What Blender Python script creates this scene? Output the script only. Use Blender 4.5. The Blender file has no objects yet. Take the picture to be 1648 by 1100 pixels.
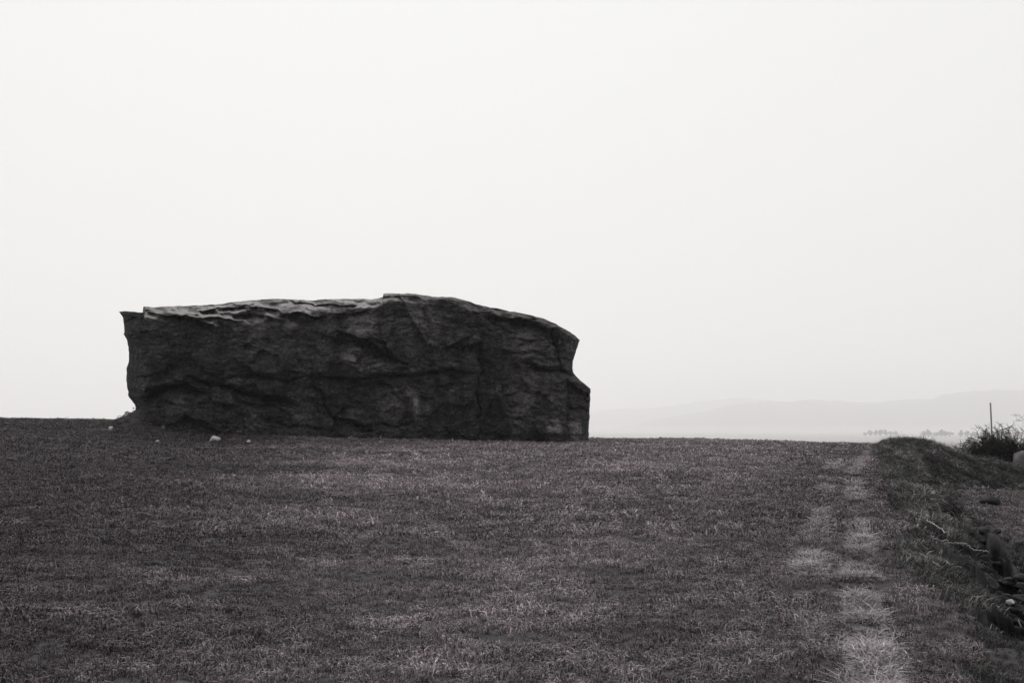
import bpy, bmesh, math, random
import numpy as np
from mathutils import Vector

random.seed(7)
RNG = np.random.default_rng(7)
scene = bpy.context.scene
COL = scene.collection

# ------------------------------------------------------------------ camera
FPX, CX, CY, HOR = 1831.0, 824.0, 550.0, 690.0      # photo pixels
PITCH = math.atan((HOR - CY) / FPX)
EYE = 1.6
cd = bpy.data.cameras.new('camera')
cd.sensor_width = 36.0
cd.lens = 36.0 * FPX / 1648.0
cd.clip_start = 0.1
cd.clip_end = 80000.0
cam = bpy.data.objects.new('camera', cd)
cam.location = (0, 0, EYE)
cam.rotation_euler = (math.pi / 2 + PITCH, 0, 0)
COL.objects.link(cam)
scene.camera = cam

# ------------------------------------------------------------------ sky, sun, exposure
SUN_DIR = Vector((-0.12, 0.70, 0.70)).normalized()     # towards the veiled sun
world = bpy.data.worlds.new('World')
scene.world = world
world.use_nodes = True
wn, wl = world.node_tree.nodes, world.node_tree.links
wn.clear()
w_out = wn.new('ShaderNodeOutputWorld')
w_bg = wn.new('ShaderNodeBackground')
w_sky = wn.new('ShaderNodeTexSky')
w_sky.sky_type = 'NISHITA'
w_sky.sun_disc = False
w_sky.sun_elevation = math.asin(SUN_DIR.z)
w_sky.sun_rotation = math.atan2(SUN_DIR.x, SUN_DIR.y)
w_sky.dust_density = 4.0
w_bw = wn.new('ShaderNodeRGBToBW')
w_mix = wn.new('ShaderNodeMix')
w_mix.data_type = 'RGBA'
w_mix.inputs['Factor'].default_value = 0.97
w_mix.inputs['B'].default_value = (8.95, 8.92, 8.85, 1)    # even white overcast
wl.new(w_sky.outputs['Color'], w_bw.inputs['Color'])
wl.new(w_bw.outputs['Val'], w_mix.inputs['A'])
wl.new(w_mix.outputs['Result'], w_bg.inputs['Color'])
w_bg.inputs['Strength'].default_value = 0.1
wl.new(w_bg.outputs['Background'], w_out.inputs['Surface'])

sd = bpy.data.lights.new('sun', 'SUN')
sd.energy = 1.5
sd.angle = math.radians(20)
sd.color = (1.0, 0.985, 0.96)
sun = bpy.data.objects.new('sun', sd)
sun.rotation_euler = SUN_DIR.to_track_quat('Z', 'Y').to_euler()
sun.location = (-30, 40, 60)
COL.objects.link(sun)

scene.view_settings.view_transform = 'Standard'
scene.view_settings.look = 'None'
scene.view_settings.exposure = 0.0
scene.view_settings.gamma = 1.0
scene.view_settings.use_curve_mapping = False
scene.render.engine = 'CYCLES'
scene.cycles.volume_bounces = 2
scene.cycles.max_bounces = 6

# ------------------------------------------------------------------ helpers
CP, SP = math.cos(PITCH), math.sin(PITCH)

def at(px, py, Y):
    """photo pixel + depth along world Y -> world point (arrays welcome)"""
    px = np.asarray(px, float); py = np.asarray(py, float); Y = np.asarray(Y, float)
    dx = px - CX
    dy = FPX * CP - (CY - py) * SP
    dz = FPX * SP + (CY - py) * CP
    k = Y / dy
    return dx * k, Y + 0 * k, EYE + dz * k

def sstep(a, b, x):
    t = np.clip((np.asarray(x, float) - a) / (b - a), 0, 1)
    return t * t * (3 - 2 * t)

def _hash(ix, iy, iz, seed):
    h = (ix.astype(np.int64) * 374761393 + iy.astype(np.int64) * 668265263
         + iz.astype(np.int64) * 2147483647 + seed * 1274126177) & 0xFFFFFFFF
    h = ((h ^ (h >> 13)) * 1274126177) & 0xFFFFFFFF
    h = (h ^ (h >> 16)) & 0xFFFFFFFF
    return h.astype(float) / 4294967295.0 * 2 - 1

def vnoise(x, y, z=None, seed=0):
    x = np.asarray(x, float); y = np.asarray(y, float)
    x, y = np.broadcast_arrays(x, y)
    if z is None:
        z = np.zeros_like(x)
    z = np.broadcast_to(np.asarray(z, float), x.shape)
    ix, iy, iz = np.floor(x), np.floor(y), np.floor(z)
    fx, fy, fz = x - ix, y - iy, z - iz
    u, v, w = [f * f * f * (f * (f * 6 - 15) + 10) for f in (fx, fy, fz)]
    r = 0
    for a in (0, 1):
        wa = u if a else 1 - u
        for b in (0, 1):
            wb = v if b else 1 - v
            for c in (0, 1):
                wc = w if c else 1 - w
                if c and not np.any(fz):
                    continue
                r = r + wa * wb * wc * _hash(ix + a, iy + b, iz + c, seed)
    return r

def fbm(x, y, z=None, octv=4, seed=0, gain=0.5):
    r, a, f = 0, 1.0, 1.0
    for o in range(octv):
        r = r + a * vnoise(np.asarray(x) * f, np.asarray(y) * f, None if z is None else np.asarray(z) * f, seed + o * 17)
        a *= gain; f *= 2.03
    return r

def tag(o, label=None, cat=None, group=None, kind=None):
    if label: o['label'] = label
    if cat: o['category'] = cat
    if group: o['group'] = group
    if kind: o['kind'] = kind
    return o

def mesh_np(name, verts, faces, mat=None, smooth=True, attrs=None):
    """faces: (n,3) or (n,4) int array"""
    me = bpy.data.meshes.new(name)
    verts = np.ascontiguousarray(verts, np.float32)
    faces = np.ascontiguousarray(faces, np.int32)
    n, k = faces.shape
    me.vertices.add(len(verts)); me.vertices.foreach_set('co', verts.ravel())
    me.loops.add(n * k); me.loops.foreach_set('vertex_index', faces.ravel())
    me.polygons.add(n)
    me.polygons.foreach_set('loop_start', np.arange(0, n * k, k, dtype=np.int32))
    me.polygons.foreach_set('use_smooth', np.full(n, smooth, bool))
    me.update(calc_edges=True)
    for an, av in (attrs or {}).items():
        a = me.attributes.new(an, 'FLOAT', 'POINT')
        a.data.foreach_set('value', np.ascontiguousarray(av, np.float32))
    if mat: me.materials.append(mat)
    return me

def obj(name, me, parent=None):
    o = bpy.data.objects.new(name, me)
    COL.objects.link(o)
    if parent: o.parent = parent
    return o

def empty(name, loc):
    o = bpy.data.objects.new(name, None)
    o.empty_display_size = 0.3
    o.location = loc
    COL.objects.link(o)
    return o

class NT:
    """small node-tree helper"""
    def __init__(self, name):
        self.m = bpy.data.materials.new(name)
        self.m.use_nodes = True
        self.n, self.l = self.m.node_tree.nodes, self.m.node_tree.links
        self.p = self.n['Principled BSDF']
        self.p.inputs['Roughness'].default_value = 0.85
        self.p.inputs['Specular IOR Level'].default_value = 0.2
    def node(self, t, **kw):
        nd = self.n.new(t)
        for k, v in kw.items(): setattr(nd, k, v)
        return nd
    def link(self, a, b): self.l.new(a, b)
    def coord(self, scale=(1, 1, 1), dip=0.0):
        g = self.node('ShaderNodeNewGeometry')
        mp = self.node('ShaderNodeMapping')
        mp.inputs['Scale'].default_value = scale
        mp.inputs['Rotation'].default_value = (0, dip, 0)
        self.link(g.outputs['Position'], mp.inputs['Vector'])
        return mp.outputs['Vector']
    def noise(self, scale, detail=5, rough=0.6, vec=None, dist=0.0):
        t = self.node('ShaderNodeTexNoise')
        t.inputs['Scale'].default_value = scale
        t.inputs['Detail'].default_value = detail
        t.inputs['Roughness'].default_value = rough
        t.inputs['Distortion'].default_value = dist
        self.link(vec if vec is not None else self.coord(), t.inputs['Vector'])
        return t.outputs['Fac']
    def ramp(self, fac, stops):
        r = self.node('ShaderNodeValToRGB')
        el = r.color_ramp.elements
        while len(el) > 1: el.remove(el[-1])
        for i, (pos, c) in enumerate(stops):
            e = el[0] if i == 0 else el.new(pos)
            e.position = pos
            e.color = (c, c, c, 1) if not hasattr(c, '__len__') else (*c, 1)
        self.link(fac, r.inputs['Fac'])
        return r.outputs['Color']
    def attr(self, name, typ='GEOMETRY'):
        a = self.node('ShaderNodeAttribute', attribute_name=name)
        a.attribute_type = typ
        return a.outputs['Fac']
    def mix(self, fac, a, b, mode='MIX'):
        m = self.node('ShaderNodeMix', data_type='RGBA', blend_type=mode)
        for s, v in (('Factor', fac), ('A', a), ('B', b)):
            if hasattr(v, 'is_linked'): self.link(v, m.inputs[s])
            elif s == 'Factor': m.inputs[s].default_value = v
            else: m.inputs[s].default_value = (*v, 1) if hasattr(v, '__len__') else (v, v, v, 1)
        return m.outputs['Result']
    def math(self, op, a, b=0.0, clamp=False):
        m = self.node('ShaderNodeMath', operation=op, use_clamp=clamp)
        for i, v in enumerate((a, b)):
            if hasattr(v, 'is_linked'): self.link(v, m.inputs[i])
            else: m.inputs[i].default_value = v
        return m.outputs[0]
    def bump(self, h, strength, dist):
        b = self.node('ShaderNodeBump')
        b.inputs['Strength'].default_value = strength
        b.inputs['Distance'].default_value = dist
        self.link(h, b.inputs['Height'])
        self.link(b.outputs['Normal'], self.p.inputs['Normal'])
    def color(self, c):
        if hasattr(c, 'is_linked'): self.link(c, self.p.inputs['Base Color'])
        else: self.p.inputs['Base Color'].default_value = (*c, 1)

def tint(v):        # neutral silver-print grey with the print's faint mauve
    return (v * 1.03, v * 0.975, v * 0.995)

# ------------------------------------------------------------------ materials
def mat_ground():
    t = NT('turf_ground')
    n1 = t.noise(1.1, 6, 0.65)
    n2 = t.noise(14.0, 5, 0.7)
    turf = t.mix(n2, tint(0.020), tint(0.085))
    turf = t.mix(t.ramp(n1, [(0.35, 0.0), (0.7, 1.0)]), turf, t.mix(n2, tint(0.035), tint(0.11)))
    worn = t.mix(t.noise(9.0, 6, 0.7, t.coord((0.5, 2.2, 1))), tint(0.03), tint(0.20))
    soil = t.mix(t.ramp(t.noise(11.0, 7, 0.75), [(0.38, 0.0), (0.66, 1.0)]), tint(0.003), tint(0.022))
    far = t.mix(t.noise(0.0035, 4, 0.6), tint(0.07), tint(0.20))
    far = t.mix(t.attr('valley_haze'), far, t.mix(t.noise(0.004, 3, 0.6), tint(0.24), tint(0.48)))  # valley floor colour raised to look hazed
    c = t.mix(t.attr('worn'), turf, worn)
    c = t.mix(t.attr('soil'), c, soil)
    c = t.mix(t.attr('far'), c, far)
    t.color(c)
    t.bump(n2, 0.6, 0.03)
    t.p.inputs['Roughness'].default_value = 0.95
    t.p.inputs['Specular IOR Level'].default_value = 0.05
    return t.m

def mat_rock():
    t = NT('blackened_gritstone')
    strat = t.coord((0.6, 0.6, 1.25), 0.16)
    n_big = t.noise(0.45, 5, 0.6)
    n_bed = t.noise(3.2, 8, 0.7, strat, 0.6)
    n_fine = t.noise(9.0, 6, 0.75)
    base = t.ramp(n_bed, [(0.32, tint(0.008)), (0.50, tint(0.040)), (0.68, tint(0.125))])
    base = t.mix(t.ramp(n_big, [(0.40, 0.0), (0.62, 1.0)]), base, t.ramp(n_fine, [(0.34, tint(0.008)), (0.5, tint(0.045)), (0.66, tint(0.15))]))
    fl_where = t.ramp(t.noise(0.7, 3, 0.5, t.coord((0.7, 0.7, 1.2))), [(0.42, 0.15), (0.62, 1.0)])
    fleck = t.ramp(t.noise(4.2, 8, 0.78, t.coord((0.6, 0.6, 1.3), 0.3), 0.4), [(0.54, 0.0), (0.66, 1.0)])
    base = t.mix(t.math('MULTIPLY', t.math('MULTIPLY', fleck, fl_where), 0.85), base, tint(0.30))
    stain = t.ramp(t.noise(0.8, 5, 0.65, t.coord((1.3, 1.3, 0.22))), [(0.46, 0.0), (0.62, 1.0)])
    base = t.mix(t.math('MULTIPLY', stain, 0.65), base, tint(0.012))
    pale = t.mix(t.ramp(n_fine, [(0.3, 0.0), (0.7, 1.0)]), tint(0.09), tint(0.38))
    base = t.mix(t.math('MULTIPLY', t.attr('pale'), t.ramp(n_bed, [(0.40, 0.08), (0.56, 1.0)])), base, pale)
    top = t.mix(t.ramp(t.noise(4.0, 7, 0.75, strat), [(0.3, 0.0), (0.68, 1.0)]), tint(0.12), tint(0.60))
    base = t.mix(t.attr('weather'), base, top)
    t.color(base)
    h = t.math('ADD', n_bed, t.math('MULTIPLY', n_fine, 0.5))
    t.bump(h, 1.0, 0.22)
    t.p.inputs['Roughness'].default_value = 0.92
    t.p.inputs['Specular IOR Level'].default_value = 0.12
    return t.m

def mat_grass(name, lo, hi, dry, tn=(1.02, 0.99, 0.98)):
    t = NT(name)
    tint = lambda v: tuple(v * k for k in tn)
    sh = t.attr('shade')
    tone = t.attr('tone', 'INSTANCER')
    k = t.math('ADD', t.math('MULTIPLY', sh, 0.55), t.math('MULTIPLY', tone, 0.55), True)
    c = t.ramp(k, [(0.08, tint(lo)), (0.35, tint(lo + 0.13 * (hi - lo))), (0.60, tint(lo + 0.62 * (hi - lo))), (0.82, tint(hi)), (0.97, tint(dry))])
    t.color(c)
    t.p.inputs['Roughness'].default_value = 0.7
    t.p.inputs['Specular IOR Level'].default_value = 0.15
    return t.m

def mat_plain(name, lo, hi, scale, bump=0.5, bdist=0.02, stretch=(1, 1, 1)):
    t = NT(name)
    n = t.noise(scale, 6, 0.65, t.coord(stretch))
    t.color(t.mix(t.ramp(n, [(0.3, 0.0), (0.7, 1.0)]), tint(lo), tint(hi)))
    t.bump(n, bump, bdist)
    return t.m

M_GROUND = mat_ground()
M_ROCK = mat_rock()
M_GRASS = mat_grass('pasture_blades', 0.028, 0.255, 0.50, (1.09, 0.935, 1.0))
M_BANKG = mat_grass('bank_blades', 0.022, 0.13, 0.36)
M_DRYG = mat_grass('dry_blades', 0.10, 0.36, 0.56, (1.06, 0.955, 1.0))
M_STONE = mat_plain('pale_stone', 0.35, 0.60, 6.0)
M_GREYSTONE = mat_plain('grey_stone', 0.05, 0.17, 3.0, 1.0, 0.08)
M_CLOD = mat_plain('dark_soil_clods', 0.006, 0.028, 9.0, 0.8, 0.03)
M_TWIG = mat_plain('dark_thorn_wood', 0.008, 0.025, 12.0)
M_THORNLEAF = mat_plain('dark_evergreen_leaf', 0.005, 0.018, 10.0)
M_PALEWIG = mat_plain('grey_bare_wood', 0.05, 0.10, 12.0)
M_POLE = mat_plain('weathered_pole', 0.16, 0.26, 8.0, 0.4, 0.01, (1, 1, 0.1))
M_TREE = mat_plain('far_foliage', 0.025, 0.07, 0.3, 0.2)
M_TRUNK = mat_plain('far_trunk', 0.03, 0.07, 2.0)
M_WHITEWASH = mat_plain('whitewashed_wall', 0.7, 0.82, 1.0, 0.1)
M_ROOF = mat_plain('slate_roof', 0.10, 0.18, 1.0, 0.1)
M_PANE = mat_plain('dark_window_pane', 0.02, 0.04, 1.0, 0.0)
M_STALK = mat_plain('bleached_stalk', 0.35, 0.55, 12.0)

# ------------------------------------------------------------------ terrain function
_ex_x = np.linspace(-90, 60, 1501)
_ex_v = np.interp(_ex_x, [-90, -60, -35, -27, -22, -19, -16, -7, 4, 8, 11, 15, 19, 30, 60],
                  [1.5, 1.3, 1.15, 1.02, 0.86, 0.54, 0.27, 0.07, 0.02, 0.06, 0.11, 0.05, -0.04, -0.1, -0.2])
_k = np.exp(-0.5 * (np.linspace(-3, 3, 31)) ** 2); _k /= _k.sum()
_ex_v = np.convolve(np.pad(_ex_v, 15, 'edge'), _k, 'valid')

PSLOPE = 0.309
def path_s(x, y):
    return x - PSLOPE * y
def path_wiggle(y):
    return np.interp(y, [0, 7, 11.6, 18, 24, 30, 40, 52, 60, 70], [0, 0, -.08, -.1, -.24, -.25, -.1, .2, .4, .6])

def field_z(x, y):
    w = np.clip(np.maximum(y, 0) / 61.0, 0, 1.12) ** 1.5
    return 0.012 * np.clip(y, -30, 90) + w * np.interp(x, _ex_x, _ex_v)

_bx = [0.4, 1.0, 1.5, 2.2, 3.0, 3.8, 4.6, 6.0, 7.0, 10, 30]
_bz = [.66, .88, .98, .97, .82, .48, .22, 0.0, -.25, -.4, -.5]

PITS = []
def terrain(x, y, detail=True):
    """z plus masks worn / soil / far / bank"""
    x = np.asarray(x, float); y = np.asarray(y, float)
    s = path_s(x, y)
    zf = field_z(x, y)
    nz = fbm(x * 0.22, y * 0.22, seed=3, octv=3)
    zf = zf + 0.05 * nz
    near = sstep(-4, 3, y)
    # lower field to the right of the bank
    zl = -0.80 + 0.002 * y + 0.05 * fbm(x * 0.3, y * 0.3, seed=21, octv=3)
    wob = 0.22 * fbm(x * 0.35, y * 0.35, seed=8, octv=3)
    sb = s + wob
    t = np.clip((sb - 0.55) / 2.35, 0, 1)
    prof = 0.55 * t * t * (3 - 2 * t) + 0.45 * sstep(0.48, 0.80, t)
    hump = 0.38 * np.exp(-((s - 1.9) / 1.1) ** 2) * sstep(32, 48, y)
    z_notch = (zf + hump) * (1 - prof) + zl * prof
    z_back = np.interp(s, _bx, _bz) + 0.04 * nz
    fb = sstep(42.0, 48.5, y + 0.6 * wob * 4 - 0.15 * np.clip(s - 3, 0, 8))
    z_right = z_notch * (1 - fb) + z_back * fb
    m = sstep(0.3, 0.9, s)
    z = zf * (1 - m) + z_right * m
    # earth heap against the left foot of the rock
    dx = x + 20.4
    hp = np.where(dx < 0, np.exp(-(np.abs(dx) / 1.35) ** 1.5), np.exp(-(dx / 2.4) ** 2))
    z = z + 1.32 * hp * np.exp(-((y - 63.3) / 1.7) ** 2)
    z = z + 0.20 * np.exp(-((x + 12.5) / 9.5) ** 4) * np.exp(-((y - 61.0) / 1.5) ** 2)
    # hollow line left of the heap
    z = z - 0.06 * np.exp(-((y - 61.0 + 0.02 * (x + 22)) / 0.5) ** 2) * sstep(-31, -26, x) * sstep(-15, -20, x)
    # scarp
    lip = np.interp(y, [5, 9, 14, 22, 34], [0.75, 0.95, 1.25, 1.35, 1.1])
    band = sstep(lip, lip + 0.45, sb) * sstep(3.0, 2.5, sb) * sstep(2, 5, y) * sstep(38, 31, y)
    ln = fbm((x * 0.8 + y * 0.25) * 1.3, (y - 0.4 * x) * 1.1, seed=31, octv=4)
    soil = band * sstep(-0.30, -0.02, ln + 0.35 * sstep(18, 9, y))
    foot = np.exp(-((y - 43.2 + 0.3 * wob * 4) / 0.55) ** 2) * sstep(2.8, 4.0, s)
    soil = np.maximum(soil, 0.85 * foot)  # shadow line under the back bank, painted in as dark soil
    pitd = np.zeros(x.shape); pitn = np.zeros(x.shape)
    if PITS:
        ii = np.where((s > 0.3) & (s < 4.0) & (y > 5) & (y < 42))
        if len(ii[0]):
            xs, ys = x[ii], y[ii]
            wxx = xs + 0.10 * fbm(xs * 3, ys * 3, seed=36, octv=2); wyy = ys + 0.2 * fbm(xs * 2, ys * 2, seed=37, octv=2)
            pit = np.zeros(xs.shape); pd_ = np.zeros(xs.shape); pn_ = np.zeros(xs.shape)
            for qx, qy, rx, ry in PITS:
                e_ = np.hypot((wxx - qx) / rx, (wyy - qy) / ry)
                pit = np.maximum(pit, sstep(1.10, 0.70, e_)); pd_ = np.maximum(pd_, sstep(2.0, 1.1, e_))
                pn_ = np.maximum(pn_, sstep(2.6, 1.4, e_) * (wyy < qy + 0.1 * ry) * (np.abs(wxx - qx) < 1.1 * rx))
            z[ii] = z[ii] - 0.70 * pit * sstep(1.2, 2.4, 2.6 - 0.25 * (s[ii] - 1.0))
            pitd[ii] = pd_; pitn[ii] = pn_
            soil[ii] = np.maximum(soil[ii], sstep(0.01, 0.15, pit))
    if detail:
        z = z - 0.30 * soil * (0.6 + 0.6 * fbm(x * 2.6, y * 1.8, seed=41, octv=3))
        z = z + 0.13 * soil * fbm(x * 4.5, y * 3.5, seed=43, octv=3)
        z = z + 0.16 * band * fbm(x * 1.5, y * 1.2, seed=55, octv=3)
        bankm = sstep(0.5, 1.0, s) * sstep(3.6, 2.6, s)
        z = z + 0.07 * bankm * fbm((x + 0.5 * y) * 2.3, (y - x) * 1.0, seed=61, octv=3)
        z = z + 0.018 * near * fbm(x * 1.7, y * 1.7, seed=5, octv=3) * sstep(200, 90, y)
    # path
    sp = s - path_wiggle(y)
    ragged = 0.09 * fbm(x * 2.0, y * 1.3, seed=71, octv=3)
    wmask = sstep(0.30, 0.12, np.abs(sp + ragged)) * sstep(0, 3, y) * sstep(64, 52, y)
    z = z - 0.05 * wmask
    z = z + 0.02 * wmask * np.sin(y * 5.2 + 2 * fbm(x, y * 0.7, seed=77, octv=2))
    patch = sstep(-0.45, 0.25, fbm(x * 0.9, y * 0.55, seed=73, octv=3))
    worn = wmask * (0.25 + 0.75 * patch)
    # crest and fall into the valley
    yc = np.interp(s, [-60, -20, -9, 0.0, 1.0, 3, 40], [76, 74, 67, 63, 55, 54, 54])
    tt = np.clip(y - yc, 0, None)
    dist = np.hypot(x, y)
    valley = 1 - np.exp(-(tt / 130.0) ** 1.6)
    zv = -32 + 1.3 * fbm(x * 0.0012, y * 0.0012, seed=91, octv=3)
    side = sstep(150, 900, np.abs(x)) * sstep(-200, 400, y)
    valley = np.maximum(valley, side)
    z = z * (1 - valley) + zv * valley
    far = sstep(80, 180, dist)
    # hills beyond the valley
    ta = x / np.maximum(y, 1.0)
    px = CX + 1836.0 * ta
    def ridge(knots_px, knots_row, R, front):
        row = np.interp(px, knots_px, knots_row)
        h = EYE + (HOR - row) / 1836.0 * R
        h = h + 0.004 * R * 0.25 * fbm(ta * 60, 0 * ta + 1.0, seed=int(R), octv=4)
        u = (y - R) / front
        shp = np.where(u < 0, np.exp(-(u * 1.6) ** 2), np.exp(-(u * 1.1) ** 2))
        h = np.clip(h + 32, 0, None) * shp
        h = h * (1 + 0.06 * shp * fbm(x * 0.0011, y * 0.0011, seed=95, octv=4) * (np.abs(u) > 0.08))
        return np.where(y > 800, h, 0)
    hA = ridge([300, 800, 900, 950, 1000, 1060, 1120, 1180, 1212, 1228, 1245, 1320, 1420, 2600],
               [712, 680, 667, 663, 661, 655, 648, 643, 642, 644, 648, 660, 690, 712], 15300.0, 2500.0)
    hB = ridge([700, 1000, 1100, 1180, 1225, 1300, 1380, 1425, 1450, 1500, 1550, 1575, 1600, 1648, 1800, 2100, 2500, 2700],
               [715, 690, 668, 652, 647, 647, 646, 648, 646, 640, 633, 629, 627, 628, 626, 640, 690, 715], 12000.0, 2500.0)
    hh = np.maximum(hA, hB)
    z = z + hh
    haze_mask = sstep(2200, 3400, dist) * sstep(90, 20, hh)  # distant valley floor painted paler in place of thicker haze
    return z, worn, soil, far, dict(pitd=pitd, pitn=pitn, valley_haze=haze_mask, s=s, sp=sp, wmask=wmask, band=band, wob=wob)

def ground_z(x, y):
    return terrain(np.atleast_1d(x), np.atleast_1d(y))[0]

def on_ground(px, py):
    """where the ray of a photo pixel meets the ground"""
    Y = np.geomspace(5, 75, 6000)
    x, y, z = at(np.full_like(Y, px), np.full_like(Y, py), Y)
    g = terrain(x, y)[0]
    hit = np.where(z <= g)[0]
    i = hit[0] if len(hit) else len(Y) - 1
    return x[i], y[i], g[i]

# washed-out hollows in the crumbling side of the bank
_pits = []
for qpx, qpy, k in ((1497, 772, .8), (1519, 781, .7), (1492, 793, .9), (1512, 797, 1.), (1540, 800, .8), (1502, 812, 1.1), (1532, 818, 1.), (1555, 826, .8),
                    (1515, 832, .9), (1545, 842, 1.1), (1484, 845, .7), (1505, 858, .8), (1560, 856, 1.), (1530, 876, .9), (1572, 884, .8), (1590, 900, 1.),
                    (1560, 905, .8), (1600, 925, 1.1), (1624, 940, 1.), (1588, 945, .7), (1640, 965, 1.1), (1612, 968, 1.), (1632, 990, 1.2), (1606, 1000, .8),
                    (1642, 1020, 1.2), (1420, 792, .5)):
    gx, gy, gz = on_ground(qpx, qpy)
    _pits.append((gx, gy, k * 0.30 * (0.45 + gy / 40), k * 0.62 * (0.35 + gy / 34)))
PITS.extend(_pits)

# ------------------------------------------------------------------ ground sheet (field, path, bank, hills)
def build_ground():
    th_front = np.radians(np.linspace(-36, 36, 600))
    th_rest = np.radians(np.linspace(36, 324, 90)[1:-1])
    th = np.concatenate([th_front, th_rest])
    r = np.concatenate([[0.02], np.geomspace(1.0, 4.0, 25)[:-1], np.geomspace(4.0, 90.0, 480),
                        np.geomspace(90, 20000, 205)[1:]])
    R, T = np.meshgrid(r, th, indexing='ij')
    X, Y = R * np.sin(T), R * np.cos(T)
    Z, worn, soil, far, mk = terrain(X.ravel(), Y.ravel())
    V = np.stack([X.ravel(), Y.ravel(), Z], 1)
    nr, nt = R.shape
    i, j = np.meshgrid(np.arange(nr - 1), np.arange(nt), indexing='ij')
    a = (i * nt + j).ravel(); b = (i * nt + (j + 1) % nt).ravel()
    F = np.stack([a, b, b + nt, a + nt], 1)
    F = F[:, ::-1]
    fs = mk['s'][F].mean(1); fw = mk['wmask'][F].mean(1)
    fy = V[F][:, :, 1].mean(1); fr = R.ravel()[F].mean(1)
    is_path = (fw > 0.45) & (fy > 0)
    is_hill = (fr > 6900) & (V[F][:, :, 2].max(1) > -24)
    fsb = fs + mk['wob'][F].mean(1)
    is_bank = (fsb > 0.62) & (fsb < 2.9) & (fy > 2) & (fy < 56) & ~is_path
    sel = {'path': is_path, 'hills': is_hill, 'bank': is_bank}
    rest = ~(is_path | is_hill | is_bank)
    sel['ground'] = rest
    for nm, msk in sel.items():
        f = F[msk]
        used, inv = np.unique(f, return_inverse=True)
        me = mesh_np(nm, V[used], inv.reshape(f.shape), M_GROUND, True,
                     {'worn': worn[used], 'soil': soil[used], 'far': far[used], 'valley_haze': mk['valley_haze'][used]})
        o = obj(nm, me)
        tag(o, {'ground': 'short grazed pasture sloping gently up to the big rock',
                'path': 'narrow worn footpath climbing along the top of the grassy bank',
                'bank': 'rough grassy bank with crumbling dark earth beside the footpath',
                'hills': 'pale hazy hills on the far horizon'}[nm], kind='structure')
build_ground()

# ------------------------------------------------------------------ the rock
LEFT_Y = [495, 502, 511, 524, 538, 552, 566, 582, 592, 600, 613, 628, 641, 651, 661, 690, 740]
LEFT_X = [192, 192, 198, 199, 199.5, 206, 207, 207.6, 204, 203, 203, 205, 208, 217, 220, 222, 224]
RIGHT_Y = [470, 548, 555, 562, 572, 582, 592, 600, 606, 613, 620, 626, 640, 666, 690, 713, 740]
RIGHT_X = [933, 933, 931, 928, 925, 922, 921.5, 922, 927, 934, 943, 950, 950, 949, 948, 947, 946]
TOP_X = [192, 201, 215, 229.5, 230.5, 246, 262, 277, 300, 323, 345, 364, 380, 397, 415, 434, 460, 484, 504, 518, 532, 555, 578, 598,
         610, 616.2, 617.2, 640, 659, 675, 690, 698, 710, 721, 735, 746, 767, 786, 805, 824, 843, 868, 894, 910, 924, 933]
TOP_Y = [502, 501, 502.5, 504, 493, 494.5, 493.5, 493, 493, 491.5, 491, 488, 486, 484, 482.5, 481, 482, 482.5, 484, 482.5, 481, 481.5, 481, 482,
         480, 478.5, 472.3, 472.5, 473, 474, 476.5, 478.5, 478.7, 478, 480, 483, 489.5, 494, 498, 501.5, 505, 511, 521, 530, 539, 548]
BOT_X = [192, 222, 250, 300, 345, 420, 480, 600, 800, 950]
BOT_Y = [692, 694, 702, 706, 709, 712, 713, 715, 717, 715]

def pl_dist(px, py, pts):
    """distance to a polyline and signed side (+ below / to the right of travel)"""
    best = np.full(px.shape, 1e9); side = np.zeros(px.shape); al = np.zeros(px.shape)
    L = 0; tot = sum(math.dist(pts[i], pts[i + 1]) for i in range(len(pts) - 1))
    for (ax, ay), (bx, by) in zip(pts[:-1], pts[1:]):
        ex, ey = bx - ax, by - ay
        l2 = ex * ex + ey * ey
        t = np.clip(((px - ax) * ex + (py - ay) * ey) / l2, 0, 1)
        d = np.hypot(px - ax - t * ex, py - ay - t * ey)
        cr = ex * (py - ay) - ey * (px - ax)
        m = d < best
        best = np.where(m, d, best); side = np.where(m, np.sign(cr), side)
        al = np.where(m, (L + t * math.sqrt(l2)) / tot, al)
        L += math.sqrt(l2)
    return best, side, al

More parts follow.
